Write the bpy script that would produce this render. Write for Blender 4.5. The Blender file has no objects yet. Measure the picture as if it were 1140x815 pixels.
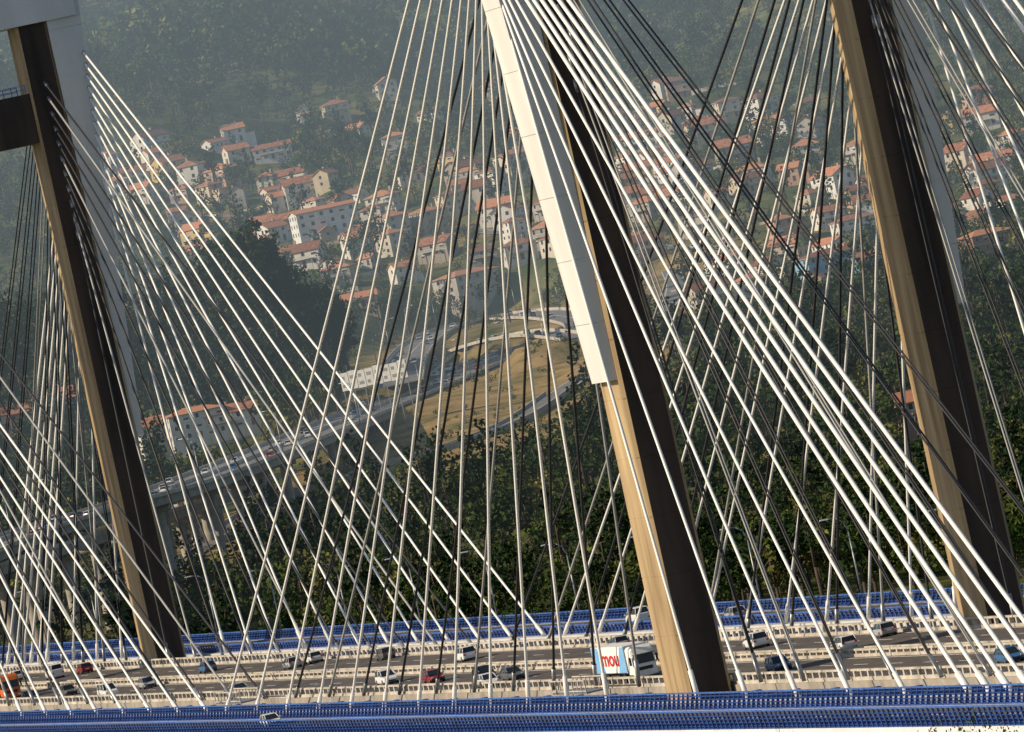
import bpy, math, random
import numpy as np
from mathutils import Vector, Matrix
random.seed(7); rng=np.random.default_rng(11)
S=bpy.context.scene
S.view_settings.view_transform='Standard'; S.view_settings.look='None'; S.view_settings.exposure=0

# ------------------------------------------------------------------ camera
ROLL=math.radians(12.3); F=10800.0; CAMZ=48.1; PITCH=math.atan(141/F)
fw=Vector((0,math.cos(PITCH),-math.sin(PITCH))); U=Vector((0,math.sin(PITCH),math.cos(PITCH))); H=Vector((1,0,0))
cr=H*math.cos(ROLL)-U*math.sin(ROLL); cu=H*math.sin(ROLL)+U*math.cos(ROLL)
cam=bpy.data.objects.new('camera',bpy.data.cameras.new('camera')); S.collection.objects.link(cam)
m=Matrix((( cr.x,cu.x,-fw.x,0),(cr.y,cu.y,-fw.y,0),(cr.z,cu.z,-fw.z,CAMZ),(0,0,0,1)))
cam.matrix_world=m; cam.data.sensor_width=36; cam.data.sensor_fit='HORIZONTAL'; cam.data.lens=F*36/1140
cam.data.clip_start=1; cam.data.clip_end=30000; S.camera=cam

def ray(px,py): return (fw*F+cr*(px-570)+cu*(407.5-py)).normalized()
def on_plane(px,py,z):
    r=ray(px,py); t=(z-CAMZ)/r.z; return Vector((r.x*t,r.y*t,z))
def on_depth(px,py,y):
    r=ray(px,py); t=y/r.y; return Vector((r.x*t,y,CAMZ+r.z*t))

# ------------------------------------------------------------------ materials
def nt(name):
    m=bpy.data.materials.new(name); m.use_nodes=True; t=m.node_tree; return m,t,t.nodes['Principled BSDF']
def mat(name,col,rough=.75,var=.25,scale=1.0,stretch=(1,1,1),metal=0,col2=None,bump=0,detail=6,objcol=False,lo=.3,hi=.7,rand=0):
    m,t,b=nt(name); N=t.nodes; L=t.links
    tc=N.new('ShaderNodeTexCoord'); mp=N.new('ShaderNodeMapping'); mp.inputs['Scale'].default_value=stretch
    no=N.new('ShaderNodeTexNoise'); no.inputs['Scale'].default_value=scale; no.inputs['Detail'].default_value=detail
    L.new(tc.outputs['Object'],mp.inputs[0]); L.new(mp.outputs[0],no.inputs['Vector'])
    r=N.new('ShaderNodeMapRange'); r.inputs['From Min'].default_value=lo; r.inputs['From Max'].default_value=hi
    fac=no.outputs['Fac']
    if rand:
        oi=N.new('ShaderNodeObjectInfo'); ma=N.new('ShaderNodeMath'); ma.operation='MULTIPLY_ADD'; L.new(oi.outputs['Random'],ma.inputs[0]); ma.inputs[1].default_value=rand; ma.inputs[2].default_value=-rand/2
        mb=N.new('ShaderNodeMath'); L.new(ma.outputs[0],mb.inputs[0]); L.new(fac,mb.inputs[1]); fac=mb.outputs[0]
    L.new(fac,r.inputs['Value'])
    mx=N.new('ShaderNodeMix'); mx.data_type='RGBA'; L.new(r.outputs[0],mx.inputs['Factor'])
    if objcol:
        oi=N.new('ShaderNodeObjectInfo'); d=N.new('ShaderNodeMix'); d.data_type='RGBA'; d.blend_type='MULTIPLY'; d.inputs['Factor'].default_value=1
        L.new(oi.outputs['Color'],d.inputs[6]); d.inputs[7].default_value=(1-var,1-var,1-var,1)
        L.new(d.outputs[2],mx.inputs[6]); L.new(oi.outputs['Color'],mx.inputs[7])
    else:
        c2=col2 or tuple(min(1,c*(1+var)) for c in col)
        c1=col if col2 else tuple(c*(1-var) for c in col)
        mx.inputs[6].default_value=(*c1,1); mx.inputs[7].default_value=(*c2,1)
    L.new(mx.outputs[2],b.inputs['Base Color']); b.inputs['Roughness'].default_value=rough; b.inputs['Metallic'].default_value=metal
    if bump:
        bp=N.new('ShaderNodeBump'); bp.inputs['Strength'].default_value=bump; bp.inputs['Distance'].default_value=.05
        L.new(no.outputs['Fac'],bp.inputs['Height']); L.new(bp.outputs[0],b.inputs['Normal'])
    return m
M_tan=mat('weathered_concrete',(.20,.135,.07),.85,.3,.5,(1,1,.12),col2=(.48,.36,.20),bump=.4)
M_dark=mat('stained_shaded_concrete',(.020,.014,.011),.9,.4,.35,(1,1,.15),col2=(.078,.052,.038),bump=.4)  # stain streaks, with the pylon's shaded-side darkness painted into the colour
M_white=mat('white_painted_steel',(.58,.58,.56),.5,.1,.25,(1,1,.2),col2=(.74,.73,.71))
M_deckc=mat('deck_concrete',(.30,.27,.23),.85,.25,.5)
M_asph=mat('asphalt',(.070,.057,.047),.9,.25,.25,(1,4,1),col2=(.12,.10,.082))
M_asph2=mat('old_asphalt',(.17,.165,.155),.9,.2,.1)
M_paint=mat('road_paint',(.75,.75,.72),.6,.1,2)
M_barrier=mat('barrier_concrete',(.30,.27,.225),.8,.2,.5,col2=(.56,.51,.44))
M_blue=mat('blue_paint',(.006,.028,.14),.45,.3,1.0,col2=(.018,.066,.28))
M_blue2=mat('light_blue_paint',(.03,.09,.33),.45,.3,1.0,col2=(.07,.17,.46))
M_cabw=mat('white_cable_sheath',(.74,.73,.70),.4,.1,.1,col2=(.86,.85,.82))
M_cabd=mat('black_cable_sheath',(.010,.010,.012),.6,.3,.1,col2=(.022,.022,.025))
M_cabg=mat('grey_cable_sheath',(.26,.26,.25),.45,.2,.1,col2=(.38,.38,.37))
M_steel=mat('galvanised_steel',(.30,.31,.32),.4,.2,2,metal=.6)
M_rubber=mat('tyre_rubber',(.02,.02,.02),.85,.3,5)
M_glass=mat('dark_glass',(.015,.02,.025),.08,.2,2)
M_rim=mat('wheel_rim',(.45,.45,.46),.3,.1,5,metal=.8)
M_car=mat('car_paint',(.5,.5,.5),.25,.08,1.5,objcol=True)
M_lamp=mat('headlamp_glass',(.75,.76,.78),.15,.05,5)
M_red=mat('red_paint',(.55,.02,.02),.4,.15,3)
M_orange=mat('orange_paint',(.60,.14,.02),.5,.2,2)
M_skyb=mat('pale_blue_vinyl',(.18,.42,.72),.5,.1,.6)
M_black=mat('black_plastic',(.02,.02,.022),.6,.2,4)
M_tile=mat('clay_roof_tiles',(.20,.078,.045),.85,.3,.9,(1,1,1),col2=(.52,.22,.115),bump=.6,rand=.6)
M_frame=mat('window_frame',(.55,.53,.5),.6,.2,2)
M_trim=mat('stone_trim',(.36,.32,.27),.85,.25,1)
M_bark=mat('bark',(.07,.05,.035),.9,.4,3,(1,1,.2))
M_wall=mat('rendered_wall',(.6,.6,.6),.85,.32,.35,(1,1,.5),objcol=True)

def leafmat(name,c1,c2,c3):
    m,t,b=nt(name); N=t.nodes; L=t.links
    oi=N.new('ShaderNodeObjectInfo'); ra=N.new('ShaderNodeValToRGB')
    ra.color_ramp.elements[0].color=(*c1,1); ra.color_ramp.elements[1].color=(*c3,1)
    e=ra.color_ramp.elements.new(.6); e.color=(*c2,1)
    L.new(oi.outputs['Random'],ra.inputs[0])
    ge=N.new('ShaderNodeNewGeometry'); 
    mr=N.new('ShaderNodeMapRange'); mr.inputs['To Min'].default_value=.55; mr.inputs['To Max'].default_value=1.45
    L.new(ge.outputs['Random Per Island'],mr.inputs['Value'])
    vm=N.new('ShaderNodeVectorMath'); vm.operation='SCALE'; L.new(ra.outputs[0],vm.inputs[0]); L.new(mr.outputs[0],vm.inputs['Scale'])
    df=N.new('ShaderNodeBsdfDiffuse'); L.new(vm.outputs[0],df.inputs['Color']); N.remove(b); L.new(df.outputs[0],N['Material Output'].inputs['Surface'])
    return m
M_leaf=leafmat('broadleaf_foliage',(.032,.058,.016),(.072,.098,.026),(.165,.155,.05))
M_leafp=leafmat('pine_foliage',(.011,.024,.010),(.022,.041,.015),(.038,.06,.021))

# ------------------------------------------------------------------ mesh builder
class MB:
    def __init__(s): s.v=[]; s.f=[]; s.m=[]; s.sm=[]
    def hexa(s,c,m=0):
        b=len(s.v); s.v+= [tuple(p) for p in c]
        for q in ((0,3,2,1),(4,5,6,7),(0,1,5,4),(1,2,6,5),(2,3,7,6),(3,0,4,7)):
            s.f.append(tuple(b+i for i in q)); s.m.append(m); s.sm.append(False)
    def box(s,x0,x1,y0,y1,z0,z1,m=0):
        if x0>x1:x0,x1=x1,x0
        if y0>y1:y0,y1=y1,y0
        s.hexa([(x0,y0,z0),(x1,y0,z0),(x1,y1,z0),(x0,y1,z0),(x0,y0,z1),(x1,y0,z1),(x1,y1,z1),(x0,y1,z1)],m)
    def tube(s,p0,p1,r0,r1=None,n=8,m=0,cap=True):
        p0=Vector(p0);p1=Vector(p1); r1=r0 if r1 is None else r1
        a=(p1-p0).normalized(); t=Vector((0,0,1)) if abs(a.z)<.9 else Vector((1,0,0))
        u=a.cross(t).normalized(); w=a.cross(u); b=len(s.v)
        for p,r in((p0,r0),(p1,r1)):
            for i in range(n):
                g=2*math.pi*i/n; s.v.append(tuple(p+u*(r*math.cos(g))+w*(r*math.sin(g))))
        for i in range(n):
            j=(i+1)%n; s.f.append((b+i,b+j,b+n+j,b+n+i)); s.m.append(m); s.sm.append(True)
        if cap:
            s.f.append(tuple(b+i for i in range(n))[::-1]); s.m.append(m); s.sm.append(False)
            s.f.append(tuple(b+n+i for i in range(n))); s.m.append(m); s.sm.append(False)
    def poly(s,pts,m=0):
        b=len(s.v); s.v+=[tuple(p) for p in pts]; s.f.append(tuple(range(b,b+len(pts)))); s.m.append(m); s.sm.append(False)
    def loft(s,secs,m=0,smooth=False,close=True,caps=True):
        b=len(s.v); n=len(secs[0])
        for c in secs: s.v+=[tuple(p) for p in c]
        for k in range(len(secs)-1):
            for i in range(n if close else n-1):
                j=(i+1)%n; s.f.append((b+k*n+i,b+k*n+j,b+(k+1)*n+j,b+(k+1)*n+i)); s.m.append(m); s.sm.append(smooth)
        if caps:
            s.f.append(tuple(range(b,b+n))[::-1]); s.m.append(m); s.sm.append(False)
            e=b+(len(secs)-1)*n; s.f.append(tuple(range(e,e+n))); s.m.append(m); s.sm.append(False)
    def mesh(s,name,mats):
        me=bpy.data.meshes.new(name); me.from_pydata(s.v,[],s.f)
        for x in mats: me.materials.append(x)
        me.polygons.foreach_set('material_index',s.m); me.polygons.foreach_set('use_smooth',s.sm); me.update(); return me
    def obj(s,name,mats,parent=None,mw=None):
        o=bpy.data.objects.new(name,s.mesh(name,mats)); S.collection.objects.link(o)
        if parent: o.parent=parent
        if mw is not None: o.matrix_world=mw
        return o
def link(name,data=None,parent=None,mw=None):
    o=bpy.data.objects.new(name,data); S.collection.objects.link(o)
    if parent: o.parent=parent
    if mw is not None: o.matrix_world=mw
    return o

# ------------------------------------------------------------------ bridge frame
d=Vector((-98.2,388.8,0)).normalized(); t=Vector((d.y,-d.x,0))
C=Vector((41.83,972,0))-t*15.75
BM=Matrix(((d.x,-t.x,0,C.x),(d.y,-t.y,0,C.y),(0,0,1,0),(0,0,0,1)))   # local x=s, y=-q
def W(s,q,z=0): return C+d*s+t*q+Vector((0,0,z))
def proj(P):
    v=P-Vector((0,0,CAMZ)); k=F/v.dot(fw); return 570+v.dot(cr)*k,407.5-v.dot(cu)*k
def s_at(px,q,z=0):
    lo,hi=-300,1200
    for _ in range(40):
        mi=(lo+hi)/2
        if proj(W(mi,q,z))[0]>px: lo=mi
        else: hi=mi
    return lo
SPAN=401.0

# deck
b=MB(); S0,S1=-640,1500
def prof(pts,m): b.loft([[(s,-q,z) for q,z in pts] for s in (S0,S1)],m)
prof([(-13.2,0),(-13.2,-.8),(-9,-2.4),(9,-2.4),(13.2,-.8),(13.2,0)],0)
prof([(-21.0,0),(-21.4,-2.2),(-33.4,-2.4),(-35.6,-1.0),(-34.7,0)],1)
prof([(21.0,0),(31.6,0),(32.4,-1),(30.4,-2.4),(21.4,-2.2)],1)
for s in range(-630,1490,14):
    b.box(s,s+1.0,-20.9,-13.3,-1.6,-.5,2); b.box(s,s+1.0,20.9,13.3,-1.6,-.5,2)
    b.box(s,s+1.0,-34.0,-22,-3.0,-2.5,2)
for s in list(range(-560,-100,70))+list(range(560,1480,70)):   # approach piers
    for q in (-27,0,27): b.box(s-1.5,s+1.5,-q-2.5,-q+2.5,-70,-2.3,0)
b.obj('bridge_deck',[M_deckc,M_white,M_blue2],mw=BM)
b=MB()
for q0,q1 in((-12.3,-.9),(.9,12.3),(-33.6,-26.4),(22.8,30.6)):
    b.box(S0,S1,-q0,-q1,.004,.05,0)
for q in (-11.9,-1.5,1.5,11.9,-33,-26.8,23.4,30.2): b.box(S0,S1,-q-.09,-q+.09,.051,.056,1)
for q in (-8.4,-4.9,4.9,8.4,-29.8,26.8):
    for s in np.arange(-300,760,12.0): b.box(s,s+5,-q-.08,-q+.08,.051,.056,1)
for s in np.arange(-280,760,32.0): b.box(s,s+.35,-12.2,12.2,.0515,.054,2)
b.obj('bridge_road',[M_asph,M_paint,M_black],mw=BM)

def barrier(q,h=.95,name='crash_barrier',step=2.4,S0=-330,S1=760):
    b=MB(); b.box(S0,S1,-q-.22,-q+.22,.0,.34,0); b.box(S0,S1,-q-.16,-q+.16,h-.20,h,0)
    for s in np.arange(S0,S1,step): b.box(s,s+.45,-q-.15,-q+.15,.33,h-.18,0)
    return b.obj(name,[M_barrier],mw=BM)
barrier(-12.75,1.1); barrier(12.75,1.15); barrier(-.55,.85); barrier(.55,.85)
def blue_fence(q,h,out,step=1.7):
    b=MB(); S0,S1=-330,760
    for s in np.arange(S0,S1,step):
        y=-q; o=-out
        b.hexa([(s,y-.20,0),(s+.20,y-.20,0),(s+.20,y+.20,0),(s,y+.20,0),
                (s,y-.06+o*.35,h),(s+.14,y-.06+o*.35,h),(s+.14,y+.06+o*.35,h),(s,y+.06+o*.35,h)],0)
    for k,z in enumerate((.28,.62,.95,1.28,h)):
        if z>h: continue
        y=-q-out*.35*z/h
        b.box(S0,S1,y-.05,y+.05,z-(.10 if z==h else .055),z+.055,1 if z==h else 0)
    b.box(S0,S1,-q-.16,-q+.16,0.0,.14,0)
    return b.obj('blue_bridge_railing',[M_blue,M_blue2],mw=BM)
blue_fence(-34.4,1.75,-1,1.5); blue_fence(-25.4,1.6,1,1.7); blue_fence(22.2,1.1,-1,1.7); blue_fence(31.3,1.2,1,1.7)

# pylons
def box_prot(z): return .9+(z-32)*.068
def pylon(s0):
    P=link('bridge_pylon',mw=BM@Matrix.Translation((s0,0,0)))
    for sg,nm in((-1,'leg_left'),(1,'leg_right')):
        b=MB(); y0,y1=-sg*13.5,-sg*18.0
        def sec(z,i=0):
            D=4.4-.014*max(z,0)-i; c=.35; ya,yb=(y0,y1) if y0<y1 else (y1,y0); ya+=i; yb-=i
            return [(-D,ya+c,z),(-D+c,ya,z),(D-c,ya,z),(D,ya+c,z),(D,yb-c,z),(D-c,yb,z),(-D+c,yb,z),(-D,yb-c,z)]
        secs=[sec(-58)]
        for z in np.arange(-6,91,6.0): secs+= [sec(z-.06),sec(z-.04,.03),sec(z+.04,.03),sec(z+.06)]
        secs.append(sec(91.4))
        b.loft(secs,0)
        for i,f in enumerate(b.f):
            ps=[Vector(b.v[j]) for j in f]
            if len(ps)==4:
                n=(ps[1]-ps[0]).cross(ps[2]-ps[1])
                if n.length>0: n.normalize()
                b.m[i]=1 if abs(n.y)>.5 else 0  # side faces take the sunlit tan, front and back the painted-in shade
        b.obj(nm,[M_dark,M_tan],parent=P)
        b=MB(); yo=-sg*18.02
        lv=[32]+list(np.arange(38,97,6.5))+[96.5]
        for k in range(len(lv)-1):
            za,zb=lv[k]+.02,lv[k+1]-.02; pa,pb=box_prot(za),box_prot(zb); D=3.3
            ya,yb=yo-sg*pa,yo-sg*pb
            b.hexa([(-D,yo,za),(D,yo,za),(D,ya,za),(-D,ya,za),(-D,yo,zb),(D,yo,zb),(D,yb,zb),(-D,yb,zb)],0)
            b.box(-D+.1,D-.1,yo,yo-sg*(pa-.08),zb,zb+.05,0)
        b.obj('anchor_box',[M_white,M_steel],parent=P)
    b=MB()
    def beam(z0,z1,D,m,e=13.4): b.box(-D,D,-e,e,z0,z1,m)
    beam(75,82,3.0,0); beam(-9,-3,3.6,0)
    b.box(-3.6,3.6,-18-5.6,18+5.6,96.6,97.6,1); b.box(-3.8,3.8,-22.3,22.3,91.45,96.6,1)
    b.obj('crossbeam',[M_dark,M_white],parent=P)
    b=MB()
    for z,e,D in((82,13,2.9),(97.6,23,3.4)):
        for y in np.arange(-e,e+.1,2.0):
            for x in(-D,D): b.box(x-.06,x+.06,y-.06,y+.06,z,z+1.25)
        for x in(-D,D):
            for zz in(.6,1.2): b.box(x-.05,x+.05,-e,e,z+zz,z+zz+.09)
    b.obj('top_railing',[M_blue2],parent=P)
pylon(0); pylon(SPAN)

# stay cables
b=MB()
def stay(s0,q0,z0,s1,q1,r,m):
    A=Vector((s0,-q0,z0)); B=Vector((s1,-q1,.2)); b.tube(A,B,r,n=8,m=m,cap=False)
    u=(A-B).normalized(); b.tube(B,B+u*3.0,r*1.6,n=8,m=3 if m else 0); b.tube(A,A-u*1.4,r*1.5,n=8,m=3)
for s0,ms in((0,1),(SPAN,-1)):
    for sg in(-1,1):
        n=12
        for i in range(n):
            z=69+i*1.6; so=15+i*16.4
            stay(s0+ms*2.2,sg*(18+box_prot(z)-.4),z,s0+ms*so,sg*21.3,.16,0)
        n=11
        for i in range(n):
            z=62+i*2.1; so=14+i*17.8
            stay(s0+ms*4.0,sg*15.75,z,s0+ms*so,sg*13.4,.15,1 if i%4!=1 else 2)
        n=11
        for i in range(n):
            z=71+i*1.6; so=20+i*18 if i<5 else 112+(i-5)*6.2
            stay(s0-ms*2.2,sg*(18+box_prot(z)-.4),z,s0-ms*so,sg*21.3,.165 if i<5 else .22,0)
        n=9
        for i in range(n):
            z=62+i*2.5; so=15+i*15.5
            for k in(-.28,.28): stay(s0-ms*4.0,sg*(15.75+k),z,s0-ms*so,sg*(13.35+k*.25),.10,1 if i%4!=1 else 2)
b.obj('stay_cables',[M_cabw,M_cabd,M_cabg,M_steel],mw=BM)

# lamp posts
bl=MB()
bl.tube((0,0,0),(0,0,8.2),.13,.08,m=0)
pp=[Vector((0,0,8.2)),Vector((0,.35,9.3)),Vector((0,1.1,9.9)),Vector((0,2.2,10.05))]
for a,c in zip(pp,pp[1:]): bl.tube(a,c,.07,m=0)
bl.hexa([(-.18,2.0,9.95),(.18,2.0,9.95),(.14,3.0,10.0),(-.14,3.0,10.0),(-.14,2.0,10.12),(.14,2.0,10.12),(.1,2.9,10.12),(-.1,2.9,10.12)],1)
bl.box(-.2,.2,-.2,.2,0,.5,0)
lampm=bl.mesh('lamp_post',[M_steel,M_lamp])
def ang(v): return math.atan2(v.y,v.x)
for s in np.arange(-150,620,42.0):
    link('lamp_post',lampm,mw=Matrix.Translation(W(s,31.9,0))@Matrix.Rotation(ang(d),4,'Z'))

for px in (268,650):
    s=s_at(px,-17); g=MB()
    for y in(-1.2,1.2):
        for z in(.2,1.3): g.box(-7,7,y-.07,y+.07,z,z+.12,0)
        for x in np.arange(-7,7.1,1.75): g.box(x-.05,x+.05,y-.05,y+.05,0,1.4,0)
    g.box(-7,7,-1.2,1.2,-.05,.12,1)
    g.obj('maintenance_gantry',[M_barrier,M_steel],mw=Matrix.Translation(W(s,-17.2,.55))@Matrix.Rotation(ang(d),4,'Z'))

# ------------------------------------------------------------------ vehicles
def wheel(b,x,y,r=.33,w=.22,sg=1,mr=0,mh=1):
    b.tube((x,y-w/2,r),(x,y+w/2,r),r,n=16,m=mr); b.tube((x,y+sg*(w/2),r),(x,y+sg*(w/2+.02),r),r*.6,n=12,m=mh)
def car_parts(L=4.3,Wd=1.78,Hh=1.48,suv=False,van=False):
    h=Hh; k=L/4.3; w=Wd/2; bel=.60*h+.02; parts={}
    b=MB(); st=[(-2.15,.50,.72,.80),(-2.10,.34,bel-.02,.94),(-1.75,.24,bel+.02,1),(-.6,.22,bel+.01,1),(.75,.22,bel,1),(1.25,.24,bel-.07,1),(1.85,.28,bel-.17,.97),(2.1,.34,bel-.30,.90),(2.16,.42,.55,.84)]
    if van: st=[(-2.15,.4,bel,.9),(-2.1,.3,bel+.1,.97),(1.2,.25,bel+.05,1),(1.75,.28,bel-.1,.97),(2.1,.34,bel-.25,.92),(2.16,.45,.6,.86)]
    secs=[]
    for x,z0,z1,f in st:
        x*=k; ww=w*f; secs.append([(x,-ww*.92,z0),(x,-ww,z0+.12),(x,-ww,(z0+z1)/2),(x,-ww*.96,z1-.06),(x,-ww*.84,z1),(x,ww*.84,z1),(x,ww*.96,z1-.06),(x,ww,(z0+z1)/2),(x,ww,z0+.12),(x,ww*.92,z0)])
    b.loft(secs,0,smooth=False)
    xb,xf,tb,tf=(-2.0,1.15,-1.6,.25) if not van else(-2.08,1.5,-2.0,.75)
    if suv: xb,tb=-2.08,-1.85
    xb,xf,tb,tf=xb*k,xf*k,tb*k,tf*k; wb,wt=w*.90,w*.72
    b.hexa([(tb-.03,-wt-.02,h-.07),(tf+.03,-wt-.02,h-.07),(tf+.03,wt+.02,h-.07),(tb-.03,wt+.02,h-.07),(tb+.12,-wt*.85,h),(tf-.12,-wt*.85,h),(tf-.12,wt*.85,h),(tb+.12,wt*.85,h)],0)
    for sy in(-1,1):
        for (xa,xc) in((xb,tb),(xf,tf),((xb+xf)/2-.15,(tb+tf)/2)):
            b.tube((xa,sy*wb*1.0,bel-.03),(xc,sy*(wt+.01),h-.05),.05,n=5,m=0)
        b.box(xf-.25,xf-.05,sy*w,sy*(w+.17),bel+.02,bel+.16,0)
    parts['body']=b.mesh('car_body',[M_car])
    b=MB(); b.hexa([(xb,-wb,bel-.02),(xf,-wb,bel-.02),(xf,wb,bel-.02),(xb,wb,bel-.02),(tb,-wt,h-.06),(tf,-wt,h-.06),(tf,wt,h-.06),(tb,wt,h-.06)],0)
    parts['windows']=b.mesh('car_windows',[M_glass])
    b=MB()
    for x in(-1.32*k,1.33*k):
        for sy in(-1,1): wheel(b,x,sy*(w-.10),.34 if suv else .32,.22,sy)
    parts['wheels']=b.mesh('car_wheels',[M_rubber,M_rim])
    b=MB()
    for sy in(-1,1):
        b.box(2.06*k,2.15*k,sy*(w*.55),sy*(w*.84),.60,.74,0); b.box(-2.16*k,-2.08*k,sy*(w*.60),sy*(w*.9),.72,.9,1)
    b.box(2.1*k,2.185*k,-w*.5,w*.5,.36,.52,2); b.box(-2.17*k,-2.10*k,-.26,.26,.6,.72,3)
    b.box(-1.9*k,1.9*k,-w*.9,w*.9,.18,.30,2)
    parts['lights_and_trim']=b.mesh('car_trim',[M_lamp,M_red,M_black,M_paint]); return parts
KINDS={'car':car_parts(),'estate':car_parts(4.5,1.8,1.5,True),'suv':car_parts(4.6,1.9,1.72,True),'van':car_parts(5.2,1.95,2.1,False,True)}
def put_car(kind,P,a,col,name='car'):
    e=link(name,mw=Matrix.Translation(P)@Matrix.Rotation(a,4,'Z'))
    for n,me in KINDS[kind].items():
        o=link(n,me,parent=e); o.color=(*col,1)
WHT=(.74,.74,.74);SIL=(.38,.39,.41);BLK=(.02,.02,.025);DRED=(.26,.02,.025);BLU=(.05,.14,.30);GRY=(.12,.125,.13)
AT=ang(-d); AW=ang(d)
for kind,px,q,col in [('suv',432,-6.7,WHT),('estate',484,-6.7,DRED),('suv',541,-6.7,BLK),('car',545,-10.2,WHT),('estate',572,-6.7,GRY),
    ('car',868,-6.7,BLU),('car',1125,-6.7,BLU),('car',77,-6.7,GRY),('car',34,-10.2,BLK),('estate',268,-10.4,SIL),('car',-2,-6.7,WHT),('car',165,-3.4,SIL),('van',122,-10.2,WHT)]:
    put_car(kind,W(s_at(px,q),q,.056),AT,col)
for kind,px,q,col in [('car',326,6.7,SIL),('suv',843,6.7,WHT),('estate',941,3.2,WHT),('car',350,10,WHT),('car',232,6.7,BLU),('van',1180,6.7,WHT),('car',20,6.7,WHT),('car',985,10.2,SIL),('suv',520,6.7,WHT),('car',95,10,DRED),('car',430,10.2,GRY),('van',62,6.7,WHT),('car',690,9.9,SIL)]:
    put_car(kind,W(s_at(px,q),q,.056),AW,col)
put_car('car',W(s_at(303,-30),-30,.056),AT,WHT); put_car('van',W(s_at(712,26),26,.056),AW,WHT,'van')
put_car('car',W(s_at(820,26),26,.056),AW,SIL)

def lorry(P,a,cabmat,semi=True,name='lorry'):
    e=link(name,mw=Matrix.Translation(P)@Matrix.Rotation(a,4,'Z'))
    b=MB()
    def sec(x,z0,z1,w): return [(x,-w,z0),(x,-w,z1-.25),(x,-w+.2,z1),(x,w-.2,z1),(x,w,z1-.25),(x,w,z0)]
    b.loft([sec(-2.3,.9,3.75,1.24),(sec(-.6,.9,3.85,1.25)),sec(-.25,.55,3.55,1.25),sec(0,.5,2.9,1.22),sec(.08,.5,2.0,1.2),sec(.1,.42,1.0,1.15)],0)
    b.obj('cab',[cabmat],parent=e)
    b=MB(); b.hexa([(.06,-1.1,1.95),(.14,-1.1,1.95),(.14,1.1,1.95),(.06,1.1,1.95),(-.02,-1.05,2.85),(.05,-1.05,2.85),(.05,1.05,2.85),(-.02,1.05,2.85)],0)
    for sy in(-1,1): b.box(-1.2,-.35,sy*1.22,sy*1.27,1.95,2.75,0)
    b.box(.09,.14,-.8,.8,1.25,1.6,1); b.box(.08,.2,-1.2,1.2,.35,.62,1)
    for sy in(-1,1):
        b.box(.1,.22,sy*.75,sy*1.15,.78,1.0,2); b.box(-.15,.05,sy*1.35,sy*1.55,1.9,2.7,1)
    b.hexa([(-.1,-1.15,2.92),(.3,-1.15,2.88),(.3,1.15,2.88),(-.1,1.15,2.92),(-.1,-1.15,2.97),(.3,-1.15,2.93),(.3,1.15,2.93),(-.1,1.15,2.97)],1)
    b.obj('windows_and_grille',[M_glass,M_black,M_lamp],parent=e)
    b=MB(); L=-16 if semi else -8.5
    b.box(L+.4,-1.5,-.45,.45,.75,1.1,0)
    xs=(-1.2,-4.8,-11.6,-12.9,-14.2) if semi else(-1.2,-6.2,-7.4)
    for x in xs:
        for sy in(-1,1): wheel(b,x,sy*1.05,.5,.32,sy,1,2)
    b.obj('chassis_and_wheels',[M_black,M_rubber,M_rim],parent=e)
    b=MB()
    if semi:
        b.box(L,-2.75,-1.27,1.27,1.12,3.95,0)
        for sy in(-1,1):
            b.hexa([(L+.0,sy*1.275,1.2),(L+4.6,sy*1.275,1.2),(L+4.6,sy*1.29,1.2),(L+.0,sy*1.29,1.2),(L+.0,sy*1.275,3.9),(L+2.6,sy*1.275,3.9),(L+2.6,sy*1.29,3.9),(L+.0,sy*1.29,3.9)],1)
            b.hexa([(-6.0,sy*1.275,1.2),(-2.8,sy*1.275,1.2),(-2.8,sy*1.29,1.2),(-6.0,sy*1.29,1.2),(-4.2,sy*1.275,3.9),(-2.8,sy*1.275,3.9),(-2.8,sy*1.29,3.9),(-4.2,sy*1.29,3.9)],1)
            b.box(L+.2,-3,sy*1.272,sy*1.30,1.12,1.2,2)
        b.obj('trailer',[M_paint,M_skyb,M_steel],parent=e)
        c=bpy.data.curves.new('lettering','FONT'); c.body='mou'; c.size=2.3; c.extrude=.01; c.offset=.05; c.materials.append(M_red)
        o=link('lettering',c,parent=e); o.location=(-12.4,-1.305,1.95); o.rotation_euler=(math.radians(90),0,0); o.scale=(1.75,1,1)
    else:
        b.hexa([(L,-1.2,1.2),(-2.6,-1.2,1.2),(-2.6,1.2,1.2),(L,1.2,1.2),(L-.5,-1.28,2.7),(-2.4,-1.28,2.9),(-2.4,1.28,2.9),(L-.5,1.28,2.7)],0)
        for x in np.arange(L+.8,-2.8,1.1):
            for sy in(-1,1): b.box(x,x+.12,sy*1.2,sy*1.34,1.2,2.7,1)
        b.obj('tipper_body',[M_orange,M_black],parent=e)
lorry(W(s_at(722,-10.0),-10.0,.056),AT,M_paint)
lorry(W(s_at(16,-9.8),-9.8,.056),AT,M_orange,False)

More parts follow.
